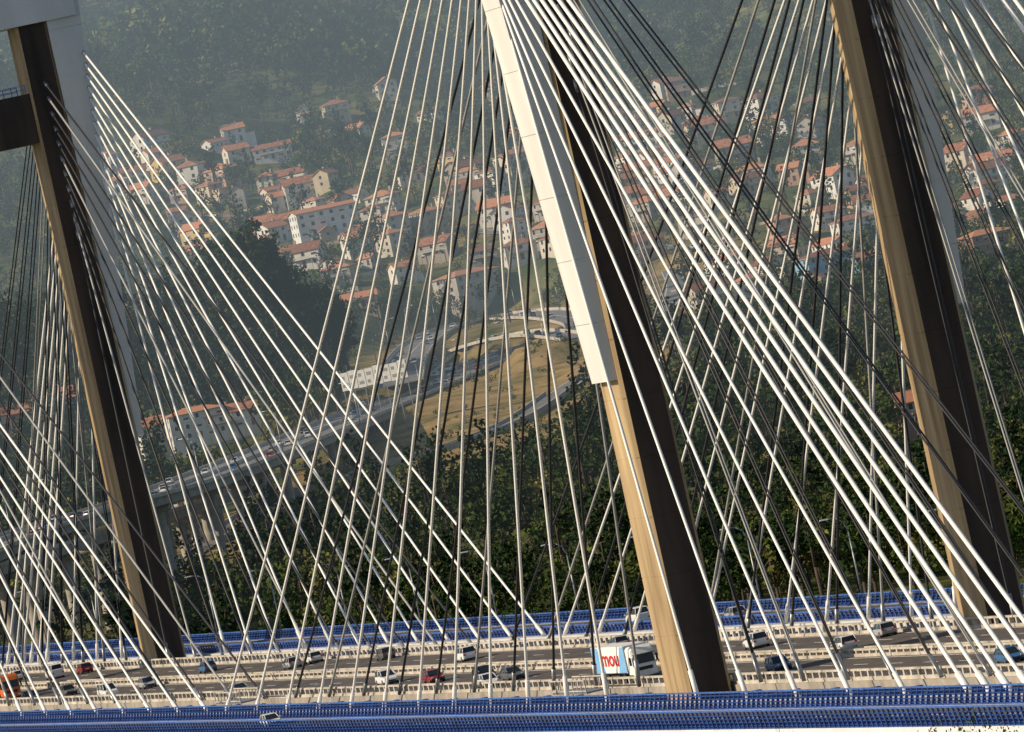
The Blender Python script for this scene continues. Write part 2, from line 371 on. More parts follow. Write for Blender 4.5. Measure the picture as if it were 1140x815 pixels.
# ------------------------------------------------------------------ terrain
PY=[-600,0,300,700,900,1700,1900,2100,2400,2700,3000,3400,4000,4600,5400,7500,12000]
PH=[60,44,22,-20,-62,-62,-47,-33,-8,8,16,50,110,190,330,620,900]
def sig(v): return 1/(1+np.exp(-np.clip(v,-30,30)))
def hb(x,y):
    h=np.interp(y,PY,PH)
    ridge=27*sig((-x-52)/7)*np.exp(-((y-2870)/70)**2)
    n=3*np.sin(x/47+1.7*np.sin(y/83))*np.cos(y/71)+1.3*np.sin(x/19+y/27)
    res=sig((y-3050)/40)*3.6*np.sin(x/33+1.9*np.sin(y/57))*np.sin(y/41+1.1*np.sin(x/29))
    far=sig((y-4000)/150)*(20*np.sin(x/130+y/400)+14*np.sin(x/60-y/190+1)+6*np.sin(x/23+y/70))
    return h+ridge+res+n*np.clip((y-1750)/300,0,1)*.8+far
def ground(px,py):
    r=ray(px,py); y=1900.0
    while y<9000:
        k=y/r.y
        if CAMZ+r.z*k<float(hb(r.x*k,y)): break
        y+=6
    k=(y-3)/r.y; return Vector((r.x*k,y-3,float(hb(r.x*k,y-3))))
def smooth(P,n=8):
    out=[]
    for i in range(len(P)-1):
        p0=P[max(i-1,0)];p1=P[i];p2=P[i+1];p3=P[min(i+2,len(P)-1)]
        for k in range(n):
            u=k/n; out.append(.5*((2*p1)+(p2-p0)*u+(2*p0-5*p1+4*p2-p3)*u*u+(3*p1-p0-3*p2+p3)*u**3))
    out.append(P[-1]); return out
R1=[on_plane(-150,665,4),on_plane(-70,632,4.5),on_plane(0,603,5),on_plane(90,575,6),on_plane(190,545,7),on_plane(300,503,8),on_plane(400,462,9)]
nv=6*8
R1+= [on_plane(470,433,11),on_plane(530,408,13),on_plane(590,388,14.5),on_plane(632,374,15.5),on_plane(652,364,16.5)]
R1s=smooth(R1)
R2=[on_plane(655,366,17.0),on_plane(648,356,19),on_plane(600,350,21.5),on_plane(545,355,22.5),on_plane(500,365,23),on_plane(470,381,21),on_plane(452,402,18),on_plane(445,428,14)]
R3=[ground(p[0],p[1]) for p in((652,412),(612,445),(560,478),(480,503),(380,533),(300,560),(235,600),(190,640))]
gp=lambda L_: [ground(a,c) for a,c in L_]
R4=gp([(652,412),(690,388),(735,352),(752,322),(745,295)])
R5=gp([(760,420),(830,385),(900,372),(960,378),(1030,352),(1140,330)])
R6=[on_plane(640,376,16.2),on_plane(590,372,18.2),on_plane(540,381,18),on_plane(495,398,15.8),on_plane(462,424,12.5)]
R7=gp([(190,236),(300,242),(400,265),(500,250),(560,262),(640,250)]); R8=gp([(270,182),(340,168),(440,140),(520,150),(600,140)])
R9=gp([(700,262),(800,285),(900,255),(1000,232),(1140,238)])
RA=[on_plane(-150,690,1),on_plane(-80,658,1),on_plane(0,628,1),on_plane(90,600,1),on_plane(180,572,1),on_plane(240,553,1),on_plane(310,530,1)]
R2s,R3s,R4s,R5s,R6s,R7s,R8s,R9s,RAs=[smooth(r) for r in (R2,R3,R4,R5,R6,R7,R8,R9,RA)]
for R in(R3s,R4s,R5s,R7s,R8s,R9s):
    zz=np.array([p.z for p in R]); zz=np.convolve(np.pad(zz,6,'edge'),np.ones(13)/13,'valid')
    for p,z in zip(R,zz): p.z=float(z)
ROADS=[(R1s[nv:],12.5),(R2s,7),(R6s,5),(R3s,3.6),(R4s,3.6),(R5s,3.6),(R7s,2.8),(R8s,2.8),(R9s,2.8)]
def road_dist(x,y,ROADS=ROADS):
    best=np.full(x.shape,1e9); bz=np.zeros(x.shape)
    for R,hw in ROADS:
        for i in range(len(R)-1):
            a,c=R[i],R[i+1]; dx,dy=c.x-a.x,c.y-a.y; L=dx*dx+dy*dy+1e-9
            u=np.clip(((x-a.x)*dx+(y-a.y)*dy)/L,0,1); D=np.hypot(x-a.x-u*dx,y-a.y-u*dy)-hw
            k=D<best; best=np.where(k,D,best); bz=np.where(k,a.z+u*(c.z-a.z),bz)
    return best,bz
def hfull(x,y):
    h=hb(x,y); D,z=road_dist(x,y); w=np.clip(1-(D-6)/22,0,1); w=w*w*(3-2*w); return h*(1-w)+(z-.45)*w, D
xs=np.concatenate([np.linspace(-4000,-420,24),np.arange(-400,401,6.0),np.linspace(420,4000,24)])
ys=np.concatenate([np.arange(-600,1900,60.0),np.arange(1900,4000,6.5),np.arange(4000,5400,14.0),np.linspace(5450,12000,40)])
X,Y=np.meshgrid(xs,ys); Z,DR=hfull(X,Y); nx,ny=len(xs),len(ys)
me=bpy.data.meshes.new('ground'); co=np.stack([X,Y,Z],-1).reshape(-1,3)
ii=(np.arange(ny-1)[:,None]*nx+np.arange(nx-1)[None,:]).reshape(-1); fc=np.stack([ii,ii+1,ii+nx+1,ii+nx],-1)
me.vertices.add(len(co)); me.vertices.foreach_set('co',co.reshape(-1)); me.loops.add(fc.size); me.polygons.add(len(fc))
me.loops.foreach_set('vertex_index',fc.reshape(-1)); me.polygons.foreach_set('loop_start',np.arange(0,fc.size,4)); me.polygons.foreach_set('loop_total',np.full(len(fc),4))
me.polygons.foreach_set('use_smooth',np.ones(len(fc),bool)); me.update(calc_edges=True)
D1,_=road_dist(X,Y,[(R1s[nv-6:],11.5),(R3s,3)])
y1=np.interp(X,[p.x for p in R1s[nv-16:]],[p.y for p in R1s[nv-16:]])
dry=np.clip(1.5-D1/50,0,1)*sig((y1+20-Y)/8)*sig((X+75)/10)
dry=np.maximum(dry,.6*np.exp(-((DR-2)/10)**2))
at=me.attributes.new('dry','FLOAT','POINT'); at.data.foreach_set('value',dry.reshape(-1).astype(np.float32))
gm,T,B=nt('ground'); N=T.nodes; L=T.links
tc=N.new('ShaderNodeTexCoord'); n1=N.new('ShaderNodeTexNoise'); n1.inputs['Scale'].default_value=.02; n1.inputs['Detail'].default_value=8; n1.inputs['Roughness'].default_value=.65
n2=N.new('ShaderNodeTexNoise'); n2.inputs['Scale'].default_value=.09; n2.inputs['Detail'].default_value=8; n2.inputs['Roughness'].default_value=.68
L.new(tc.outputs['Object'],n1.inputs['Vector']); L.new(tc.outputs['Object'],n2.inputs['Vector'])
r1=N.new('ShaderNodeValToRGB'); e=r1.color_ramp.elements; e[0].position=.36; e[0].color=(.030,.050,.014,1); e[1].position=.66; e[1].color=(.20,.17,.07,1); x=e.new(.5); x.color=(.08,.10,.032,1)
L.new(n1.outputs['Fac'],r1.inputs[0])
r2=N.new('ShaderNodeValToRGB'); e=r2.color_ramp.elements; e[0].position=.36; e[0].color=(.10,.11,.035,1); e[1].position=.64; e[1].color=(.40,.27,.12,1); x=e.new(.48); x.color=(.26,.185,.08,1)
L.new(n2.outputs['Fac'],r2.inputs[0])
at=N.new('ShaderNodeAttribute'); at.attribute_name='dry'; ad=N.new('ShaderNodeMath'); ad.operation='MULTIPLY_ADD'; L.new(n2.outputs['Fac'],ad.inputs[0]); ad.inputs[1].default_value=1.2; ad.inputs[2].default_value=-.6
ad2=N.new('ShaderNodeMath'); ad2.use_clamp=True
mu=N.new('ShaderNodeMath'); mu.operation='MULTIPLY'; L.new(at.outputs['Fac'],mu.inputs[0]); mu.inputs[1].default_value=1.4; L.new(mu.outputs[0],ad2.inputs[0]); L.new(ad.outputs[0],ad2.inputs[1])
mx=N.new('ShaderNodeMix'); mx.data_type='RGBA'; L.new(ad2.outputs[0],mx.inputs['Factor']); L.new(r1.outputs[0],mx.inputs[6]); L.new(r2.outputs[0],mx.inputs[7])
df=N.new('ShaderNodeBsdfDiffuse'); L.new(mx.outputs[2],df.inputs['Color']); N.remove(B); L.new(df.outputs[0],N['Material Output'].inputs['Surface'])
me.materials.append(gm); link('ground',me)
b=MB(); b.poly([(-4000,600,-50),(4000,600,-50),(4000,2050,-50),(-4000,2050,-50)])
wm=mat('water',(.02,.04,.05),.12,.2,.05,bump=.3); b.obj('water',[wm])

# ------------------------------------------------------------------ roads
def ribbon(P,w,dz,m,b,o=0,z1=None):
    L=[];R=[]
    for i,p in enumerate(P):
        q=P[min(i+1,len(P)-1)]-P[max(i-1,0)]; n=Vector((q.y,-q.x,0)).normalized()
        L.append(p+n*(o-w/2)+Vector((0,0,dz))); R.append(p+n*(o+w/2)+Vector((0,0,dz)))
    for i in range(len(P)-1): 
        if z1 is None: b.poly([L[i],R[i],R[i+1],L[i+1]],m)
        else:
            u=Vector((0,0,z1-dz)); b.hexa([L[i],R[i],R[i+1],L[i+1],L[i]+u,R[i]+u,R[i+1]+u,L[i+1]+u],m)
b=MB(); ribbon(R1s,25,.0,0,b)
for o in(-11.3,-1.2,1.2,11.3): ribbon(R1s,.35,.03,1,b,o)
ribbon(R1s,.5,.0,2,b,0,.9); ribbon(R1s,.35,.0,2,b,-12.3,.9); ribbon(R1s,.35,.0,2,b,12.3,.9)
for o in(-7.8,-4.4,4.4,7.8):
    for i in range(0,len(R1s)-1,2): ribbon(R1s[i:i+2],.25,.03,1,b,o)
b.obj('motorway',[M_asph2,M_paint,M_barrier])
def viaduct(P,w,n1,every=32):
    b=MB(); ribbon(P[:n1+6],w,-2.0,0,b,0,-.05); acc=0
    for i in range(1,min(n1+2,len(P)-1)):
        acc+=(P[i]-P[i-1]).length
        if acc>every:
            acc=0; p=P[i]; q=P[i+1]-P[i-1]; n=Vector((q.y,-q.x,0)).normalized()
            for o in((-w*.26,w*.26) if w>15 else (0,)):
                c=p+n*o; b.tube((c.x,c.y,-45),(c.x,c.y,p.z-1.9),1.1,n=12,m=0)
            b.tube(p-n*w*.4+Vector((0,0,-2.9)),p+n*w*.4+Vector((0,0,-2.9)),.9,n=4,m=0)
    b.obj('viaduct',[M_deckc])
viaduct(R1s,23,nv); viaduct(RAs,9.5,len(RAs)-10,26)
for R,w,nm in((R2s,13,'slip_road'),(R6s,8,'slip_road'),(RAs,10,'slip_road'),(R3s,6.5,'country_road'),(R4s,6.5,'street'),(R5s,6.5,'street'),(R7s,5,'street'),(R8s,5,'street'),(R9s,5,'street')):
    b=MB(); ribbon(R,w,.0 if R is not R6s else -.06,0,b); ribbon(R,.25,.03,1,b,w/2-.4); ribbon(R,.25,.03,1,b,-w/2+.4)
    if w>12: ribbon(R,.25,.03,1,b,0)
    b.obj(nm,[M_asph2,M_paint])
b=MB()
for o in(-6.8,6.8): ribbon(R2s,.3,0,0,b,o,.9)
for R,o in((RAs,4.8),(R6s,4.1)):
    for k in(-1,1): ribbon(R,.3,0,0,b,k*o,.9)
b.obj('guard_rail',[M_barrier])
b=MB(); ribbon(R3s[6:50],.5,-3,0,b,-4.2,1.2); ribbon(R3s[6:50],.5,-3,0,b,4.2,.8); b.obj('retaining_wall',[M_trim])
def alongpath(P,f):
    i=int(f*(len(P)-1)); i=min(i,len(P)-2); return P[i].lerp(P[i+1],f*(len(P)-1)-i),(P[i+1]-P[i])
cols=[WHT,SIL,BLK,GRY,BLU,DRED,WHT,WHT]
for k in range(64):
    f=.18+.80*(k+random.random()*.7)/64; p,v=alongpath(R1s,f); n=Vector((v.y,-v.x,0)).normalized(); o=random.choice([-9.5,-6,-2.8,2.8,6,9.5])
    put_car(random.choice(['car','estate','suv','van','car']),p+n*o+Vector((0,0,.03)),ang(v)+(0 if o>0 else math.pi),random.choice(cols))
for R,c_ in((R2s,22),(R6s,10),(RAs,8),(R3s,4),(R7s,8),(R9s,8),(R5s,6)):
    for k in range(c_):
        p,v=alongpath(R,.05+.9*(k+random.random()*.6)/c_); n=Vector((v.y,-v.x,0)).normalized(); o=random.choice([-1,1])*(3.2 if R is R2s else 1.5)
        put_car(random.choice(['car','suv','estate']),p+n*o+Vector((0,0,.03)),ang(v),random.choice(cols))
for k in range(12):
    p,v=alongpath(R1s,.12+.075*k); n=Vector((v.y,-v.x,0)).normalized(); link('lamp_post',lampm,mw=Matrix.Translation(p+n*(13))@Matrix.Rotation(ang(v),4,'Z')@Matrix.Scale(1.15,4))
for k in range(8):
    p,v=alongpath(R2s,.05+.12*k); n=Vector((v.y,-v.x,0)).normalized(); link('lamp_post',lampm,mw=Matrix.Translation(p+n*7.6)@Matrix.Rotation(ang(v),4,'Z')@Matrix.Scale(1.1,4))
bp=on_depth(416,419,2620); gz=float(hb(bp.x,bp.y))
e=link('billboard_sign',mw=Matrix.Translation((bp.x,bp.y,bp.z))@Matrix.Rotation(math.radians(-14),4,'Z'))
b=MB()
for x in np.arange(-9.0,9.1,3.0): b.box(x-.12,x+.12,.2,.45,gz-bp.z-3,3.2,0)
for z in(-2.3,0,2.4): b.box(-9.4,9.4,.1,.2,z-.1,z+.1,0)
b.obj('posts',[M_steel],parent=e)
b=MB()
for i,x in enumerate(np.arange(-9.3,9,2.35)):
    b.box(x,x+2.2,-.05,.08,-2.3+.15*(i%2),2.6+.25*math.sin(i*2),0)
    for j in range(2): b.box(x+.35,x+1.7-(.5 if (i+j)%2 else 0),-.08,-.052,-1.4+j*2.1,-.5+j*2.1,1)
b.obj('panels',[M_paint,M_trim],parent=e)

# ------------------------------------------------------------------ houses
def house_parts(w,dp,h,roof='hip',st=2,balc=False,annex=False,rh=2.0,chim=True):
    P={}; b=MB(); x,y=w/2,dp/2
    b.box(-x,x,-y,y,-7,h,0)
    if roof=='gable':
        for sx in(-1,1): b.poly([(sx*x*.998,-y,h),(sx*x*.998,y,h),(sx*x*.998,0,h+rh)],0)
    if annex: b.box(x+.003,x+4,-y*.7,y*.6,-7,2.9,0)
    P['walls']=b.mesh('walls',[M_wall])
    b=MB(); o=.5; th=.2
    def slope(a,bb,c,dd):
        lo=[Vector(p) for p in(a,bb,c,dd)]; up=[p+Vector((0,0,th)) for p in lo]; b.hexa(lo+up,0)
    k=o*rh/y
    if roof=='gable':
        slope((-x-o,-y-o,h-k),(x+o,-y-o,h-k),(x+o,0,h+rh),(-x-o,0,h+rh)); slope((-x-o,y+o,h-k),(x+o,y+o,h-k),(x+o,.01,h+rh),(-x-o,.01,h+rh))
        b.tube((-x-o,0,h+rh+th),(x+o,0,h+rh+th),.14,n=6)
    else:
        r=max(x-y,.4); X_,Y_=x+o,y+o; z0=h-.05
        v=[(-X_,-Y_,z0),(X_,-Y_,z0),(X_,Y_,z0),(-X_,Y_,z0),(-r,0,h+rh),(r,0,h+rh)]
        b.poly([v[0],v[1],v[5],v[4]]); b.poly([v[2],v[3],v[4],v[5]]); b.poly([v[1],v[2],v[5]]); b.poly([v[3],v[0],v[4]])
        b.box(-X_,X_,-Y_,Y_,z0-.22,z0-.01,1); b.tube(v[4],v[5],.13,n=6)
    if annex: slope((x+.05,-y*.7-.3,3.3),(x+4.4,-y*.7-.3,2.85),(x+4.4,y*.6+.3,2.85),(x+.05,y*.6+.3,3.3))
    if chim: b.box(x*.4,x*.4+.7,y*.25,y*.25+.7,h,h+rh+.9,1); b.box(x*.4-.1,x*.4+.8,y*.25-.1,y*.25+.8,h+rh+.9,h+rh+1.05,1)
    P['roof']=b.mesh('roof',[M_tile,M_trim])
    b=MB(); sh=h/st
    for s in range(st):
        z=s*sh+.95
        for sy in(-1,1):
            n=max(2,int(w/3.1)); 
            for i in range(n):
                cx=-x+w*(i+.5)/n; ww=.55 if (i+s)%3 else .85
                if s==0 and i==n//2 and sy==-1:
                    b.box(cx-.6,cx+.6,sy*(y+.05),sy*(y+.002),.05,2.25,2); continue
                b.box(cx-ww-.1,cx+ww+.1,sy*(y+.07),sy*(y+.002),z-.1,z,0); b.box(cx-ww-.1,cx+ww+.1,sy*(y+.07),sy*(y+.002),z+1.3,z+1.42,0)
                b.box(cx-ww-.1,cx-ww,sy*(y+.07),sy*(y+.002),z+.002,z+1.298,0); b.box(cx+ww,cx+ww+.1,sy*(y+.07),sy*(y+.002),z+.002,z+1.298,0)
                b.box(cx-ww+.003,cx+ww-.003,sy*(y+.03),sy*(y+.003),z+.003,z+1.297,1)
                if (i*7+s)%3==0: b.box(cx-ww+.01,cx+ww-.01,sy*(y+.045),sy*(y+.032),z+.6,z+1.29,0)
        for sx in(-1,1):
            n=max(1,int(dp/4))
            for i in range(n):
                cy=-y+dp*(i+.5)/n
                b.box(sx*(x+.06),sx*(x+.002),cy-.6,cy+.6,z-.1,z,0); b.box(sx*(x+.04),sx*(x+.002),cy-.55,cy+.55,z+.003,z+1.3,1)
        if s>0: b.box(-x-.04,x+.04,-y-.045,-y-.003,s*sh-.08,s*sh+.1,0)
    P['windows_and_door']=b.mesh('windows',[M_frame,M_glass,M_bark])
    if balc:
        b=MB(); z=sh
        b.box(-x*.7,x*.6,-y-1.35,-y-.05,z-.15,z,0); b.box(-x*.7,x*.6,-y-1.35,-y-1.3,z+.9,z+.98,1)
        for xx in np.arange(-x*.7,x*.6,.45): b.box(xx,xx+.08,-y-1.35,-y-1.3,z,z+.9,1)
        for xx in(-x*.68,x*.55): b.box(xx,xx+.2,-y-1.33,-y-1.13,-3,z-.15,0)
        P['balcony']=b.mesh('balcony',[M_trim,M_frame])
    return P
HV=[house_parts(10,8.5,5.6,'hip',2,True),house_parts(12,8,5.4,'gable',2,True,rh=2.2),house_parts(9,8,8.0,'hip',3,True,rh=1.6),house_parts(12.5,7,3.2,'gable',1,rh=1.8),
    house_parts(18,11,8.6,'hip',3,rh=1.6),house_parts(9,7.5,5.6,'gable',2,False,True,rh=2.1),house_parts(7,6.5,5.2,'hip',2,rh=1.5,annex=True),house_parts(21,12,8.6,'gable',3,rh=1.2,chim=False),
    house_parts(16,8,5.6,'gable',2,True,rh=2.0),house_parts(6.5,6,3.0,'gable',1,rh=1.4,chim=False)]
WC=[(.74,.70,.63),(.68,.61,.51),(.76,.74,.70),(.60,.49,.35),(.66,.47,.19),(.52,.32,.22),(.70,.66,.60),(.36,.31,.26),(.74,.70,.64),(.48,.44,.40),(.60,.53,.43)]
HP=[]
def put_house(P,v,a,col=None,name='house',sc=1,up=.9):
    HP.append((P.x,P.y)); e=link(name,mw=Matrix.Translation(P+Vector((0,0,up)))@Matrix.Rotation(a,4,'Z')@Matrix.Diagonal((sc*random.uniform(.9,1.15),sc,sc*random.uniform(.9,1.08),1))); col=col or random.choice(WC)
    for n,me in HV[v].items():
        o=link(n,me,parent=e); o.color=(*col,1)
def G(px,py):
    p=ground(px,py); z,_=hfull(np.array([p.x]),np.array([p.y])); p.z=float(z[0]); return p
spec=[(432,108,1),(470,98,1),(492,94,0),(375,130,0),(340,136,5),(240,166,3),(262,160,5),(272,165,6),(480,128,3),(555,112,1),(562,138,5),
(190,198,1),(215,203,0),(250,208,0),(300,213,6),(320,208,0),(337,218,1),(310,228,5),(295,256,1),(322,248,0),(352,238,2),(303,238,0),(345,300,1),
(325,300,0),(300,284,5),(412,272,0),(440,285,2),(472,258,4),(505,196,2),(520,205,1),(480,208,0),(460,203,3),(582,198,4),(577,280,2),(540,298,0),(600,318,0),(527,338,3),
(400,345,3),(430,342,1),(612,305,2),(547,308,5),(557,248,1),(622,282,0),(865,158,4),(885,150,0),(905,152,1),(850,128,0),(720,292,1),(742,312,0),(772,322,5),(792,342,1),(762,292,2),
(702,190,0),(722,220,5),(732,128,3),(820,183,1),(842,208,0),(900,345,1),(947,345,3),(1003,332,0),(880,365,6),(1122,342,1),(1102,222,0),(1072,188,5),(1092,118,0),
(1132,178,2),(1077,322,6),(985,385,5),(122,190,0),(172,186,5),(150,206,1),(95,205,3),
(675,262,0),(700,240,5),(812,312,1),(838,330,0),(860,310,5),(660,215,1),(640,180,0),(1050,250,0),(1020,280,1),(970,250,5),(930,215,1),(905,235,0),(1010,205,5),(960,180,0),(1110,190,3),(400,285,5),(380,320,0),(450,315,5),(490,290,1),(470,330,6),(510,265,0),
(535,230,5),(430,235,0),(395,225,3),(365,210,5),(205,225,0),(235,222,6),(160,225,1),(265,225,5),(610,240,0),(640,275,5),(780,260,0),(800,232,5),(755,235,1),(1125,285,5),(1060,150,1),(1030,175,0),(985,140,3),(590,165,1),(450,150,5),(400,160,1)]
for k in range(85): spec.append((random.uniform(190,650),random.triangular(150,335,255),random.choice([0,1,2,3,5,6,8,9,9,1,4])))
for k in range(125): spec.append((random.uniform(660,1138),random.triangular(95,385,250),random.choice([0,1,2,3,5,6,8,9,4,1])))
for k in range(16): spec.append((random.uniform(90,330),random.uniform(165,235),random.choice([0,1,3,5,6,9])))
for px,py,v in spec:
    p=G(px,py)
    if any(abs(p.x-a)<9.5 and abs(p.y-c)<14 for a,c in HP): continue
    if p.y<2900 or (p.y<3150 and px<660 and px>440 and py>345): continue
    if float(road_dist(np.array([p.x]),np.array([p.y]))[0][0])<6: continue
    put_house(p,v,random.uniform(-1.5,1.5) if random.random()<.4 else random.choice([-.5,.35,.7,-.8,.15])+random.uniform(-.25,.25),sc=random.uniform(.78,1.1))
for px,py,v,c in((38,484,8,5),(66,474,1,3),(92,470,5,0),(168,508,1,0),(192,504,8,2),(224,499,4,6),(252,492,1,1),(276,486,5,0),(15,490,1,1)):
    p=G(px,py); put_house(p,v,random.uniform(.0,.35),WC[c],sc=.95,up=3.0)
put_house(G(1032,482),1,.3,WC[5],up=2.5)
put_house(G(366,270),7,.25,(.76,.76,.74),'large_white_building',up=2); put_house(G(930,318),4,.35,(.22,.42,.58),'blue_house',up=2); put_house(G(975,312),1,.3,(.12,.30,.48),'blue_house',up=2)
put_house(G(1104,298),4,.5,(.34,.17,.11),'brick_house',.9,up=2)
b=MB()
for k in range(70):
    x_,y_=HP[random.randrange(len(HP))]; a=random.uniform(-.7,.7); L_=random.uniform(8,20); cx=x_+random.uniform(-14,14); cy=y_-random.uniform(9,16)
    z_=float(hfull(np.array([cx]),np.array([cy]))[0][0]); u=Vector((math.cos(a),math.sin(a),0))*L_/2; n=Vector((-math.sin(a),math.cos(a),0))*.2; c0=Vector((cx,cy,z_-3)); up=Vector((0,0,4.2))
    b.hexa([c0-u-n,c0+u-n,c0+u+n,c0-u+n,c0-u-n+up,c0+u-n+up,c0+u+n+up,c0-u+n+up])
b.obj('garden_wall',[M_barrier])

# ------------------------------------------------------------------ trees
def tree_mesh(name,clumps,nper,leaf,mats,trunk,seed,flat=1.0):
    R=np.random.default_rng(seed); V=[]
    for c,r in clumps:
        n=int(nper*r*r); dr=R.normal(size=(n,3)); dr/=np.linalg.norm(dr,axis=1)[:,None]; 
        pos=np.array(c)+dr*(r*(.55+.55*R.random((n,1))))*np.array([1,1,flat])
        nn=dr+R.normal(size=(n,3))*.45; nn/=np.linalg.norm(nn,axis=1)[:,None]
        a=np.cross(nn,R.normal(size=(n,3))); a/=np.linalg.norm(a,axis=1)[:,None]; c2=np.cross(nn,a)
        s=leaf*(.5+.8*R.random((n,1))); a=a*s; c2=c2*s*.65
        V.append(np.stack([pos-a,pos-c2,pos+a,pos+c2],1).reshape(-1,3))
    V=np.concatenate(V); nf=len(V)//4
    b=MB(); b.v=[tuple(v) for v in V]; b.f=[(4*i,4*i+1,4*i+2,4*i+3) for i in range(nf)]; b.m=[0]*nf; b.sm=[False]*nf
    th,tr=trunk; p=Vector((0,0,-1.5)); q=Vector((.2,.1,th*.5)); e=Vector((0,.2,th)); b.tube(p,q,tr,tr*.75,n=6,m=1); b.tube(q,e,tr*.75,tr*.4,n=6,m=1)
    for c,r in clumps[::2]: b.tube(q.lerp(e,R.random()),c,tr*.35,tr*.12,n=4,m=1,cap=False)
    return b.mesh(name,mats)
def clumps_b(R,H,rad,n,zc,zr):
    out=[]
    for i in range(n):
        v=R.normal(size=3); v/=np.linalg.norm(v); v*=R.random()**.4; out.append(((v[0]*rad,v[1]*rad,zc+v[2]*zr),R.uniform(.9,1.7)*rad/3.2))
    return out
coll=bpy.data.collections.new('forest_tree_kinds')
def addv(nm,me): o=bpy.data.objects.new(nm,me); coll.objects.link(o)
for k in range(4):
    R=np.random.default_rng(k+1); addv('tree_a%d'%k,tree_mesh('broadleaf',clumps_b(R,9,2.8,13,5.2,2.6),13,.42,[M_leaf,M_bark],(6,.28),k))
for k in range(2):
    R=np.random.default_rng(k+20); addv('tree_b%d'%k,tree_mesh('pine',clumps_b(R,14,2.6,13,10.5,3.6),13,.44,[M_leafp,M_bark],(12,.3),k+9))
for k in range(2):
    R=np.random.default_rng(k+40); addv('tree_c%d'%k,tree_mesh('bush',clumps_b(R,3,1.8,8,1.3,1.0),24,.28,[M_leaf,M_bark],(1.5,.12),k+19))
for k in range(3):
    R=np.random.default_rng(k+60); addv('tree_d%d'%k,tree_mesh('far_tree',clumps_b(R,10,2.9,10,5.8,3.0),6,.68,[M_leaf if k==1 else M_leafp,M_bark],(6,.28),k+29))
def scatter(name,pts,scl,rot,idx):
    me=bpy.data.meshes.new(name); me.vertices.add(len(pts)); me.vertices.foreach_set('co',np.asarray(pts,np.float32).reshape(-1))
    for n,ty,v in(('scl','FLOAT',scl),('rot','FLOAT',rot),('idx','INT',idx)):
        a=me.attributes.new(n,ty,'POINT'); a.data.foreach_set('value',np.asarray(v,np.int32 if ty=='INT' else np.float32))
    o=link(name,me); g=bpy.data.node_groups.new(name,'GeometryNodeTree'); g.interface.new_socket('Geometry',in_out='INPUT',socket_type='NodeSocketGeometry'); g.interface.new_socket('Geometry',in_out='OUTPUT',socket_type='NodeSocketGeometry')
    N=g.nodes; L=g.links; gi=N.new('NodeGroupInput'); go=N.new('NodeGroupOutput'); ip=N.new('GeometryNodeInstanceOnPoints')
    ci=N.new('GeometryNodeCollectionInfo'); ci.inputs['Collection'].default_value=coll; ci.inputs['Separate Children'].default_value=True; ci.inputs['Reset Children'].default_value=True
    def na(n,ty): x=N.new('GeometryNodeInputNamedAttribute'); x.data_type=ty; x.inputs['Name'].default_value=n; return x.outputs['Attribute']
    L.new(gi.outputs[0],ip.inputs['Points']); L.new(ci.outputs[0],ip.inputs['Instance']); ip.inputs['Pick Instance'].default_value=True
    L.new(na('idx','INT'),ip.inputs['Instance Index']); cx=N.new('ShaderNodeCombineXYZ'); L.new(na('rot','FLOAT'),cx.inputs[2]); er=N.new('FunctionNodeEulerToRotation'); L.new(cx.outputs[0],er.inputs[0]); L.new(er.outputs[0],ip.inputs['Rotation'])
    L.new(na('scl','FLOAT'),ip.inputs['Scale']); L.new(ip.outputs[0],go.inputs[0]); md=o.modifiers.new('scatter','NODES'); md.node_group=g; return o
HPa=np.array(HP)
def field(y0,y1,step):
    ys=np.arange(y0,y1,step); P=[]
    for y in ys:
        w=.062*y+30; xx=np.arange(-w,w,step); P.append(np.stack([xx,np.full(len(xx),y)],-1))
    P=np.concatenate(P); P+=rng.uniform(-.48,.48,P.shape)*step; return P[:,0],P[:,1]
def vn(x,y,s): return np.sin(x/s+2*np.sin(y/(1.3*s)))*np.cos(y/(.9*s)+1.5*np.sin(x/(1.7*s)))
def hd(x,y):
    D=np.full(x.shape,1e9)
    for a,c in HPa: D=np.minimum(D,np.maximum(np.abs(x-a),np.where(y<c,np.abs(y-c)*.8,np.abs(y-c))))
    return D
def corridor(x,y):
    k=np.zeros(x.shape,bool)
    for a,c in HPa:
        ln=130 if c<2800 else 42
        k|=(np.abs(x-a*y/c)<7)&(y<c)&(y>c-ln)
    return k
def place(name,x,y,keep,smin,smax,kinds,garden=True):
    x=x[keep];y=y[keep]; z,_=hfull(x,y); n=len(x)
    cl=np.clip(.5+.6*vn(x+13,y,14)+.25*rng.normal(size=n),0,1); sc=smin+(smax-smin)*cl; kd=rng.choice(kinds,n)
    if garden:
        co=corridor(x,y); kd=np.where(co,rng.choice([6,7],n),kd); sc=np.where(co,rng.uniform(.4,.85,n),sc)
    scatter(name,np.stack([x,y,z-.2],-1),sc,rng.uniform(0,6.28,n),kd); return n
D1f=lambda x,y: road_dist(x,y,[(R1s[nv-8:],11.5),(R2s,7),(R6s,5)])[0]
def openground(x,y):
    y1=np.interp(x,[p.x for p in R1s[nv-16:]],[p.y for p in R1s[nv-16:]]); D=D1f(x,y)
    below=(D<78+14*vn(x,y,17))&(y<y1+12)&(x>-80)
    inter=(D<24)&(y>=y1)&(x>-48)&(x<40)&(y<3140)
    return below,inter
x,y=field(1975,2960,6.6); dr,_=road_dist(x,y); emb,inter=openground(x,y)
keep=(dr>3)&~emb&~inter&(vn(x,y,23)>-.80)&(hd(x,y)>8)
rv=road_dist(x,y,[(R1s[:nv],12),(RAs,6)])[0]
keep&=rv>1
n1_=place('forest',x,y,keep,.55,1.7,[0,1,2,3,0,1,2,6,4,5,8])
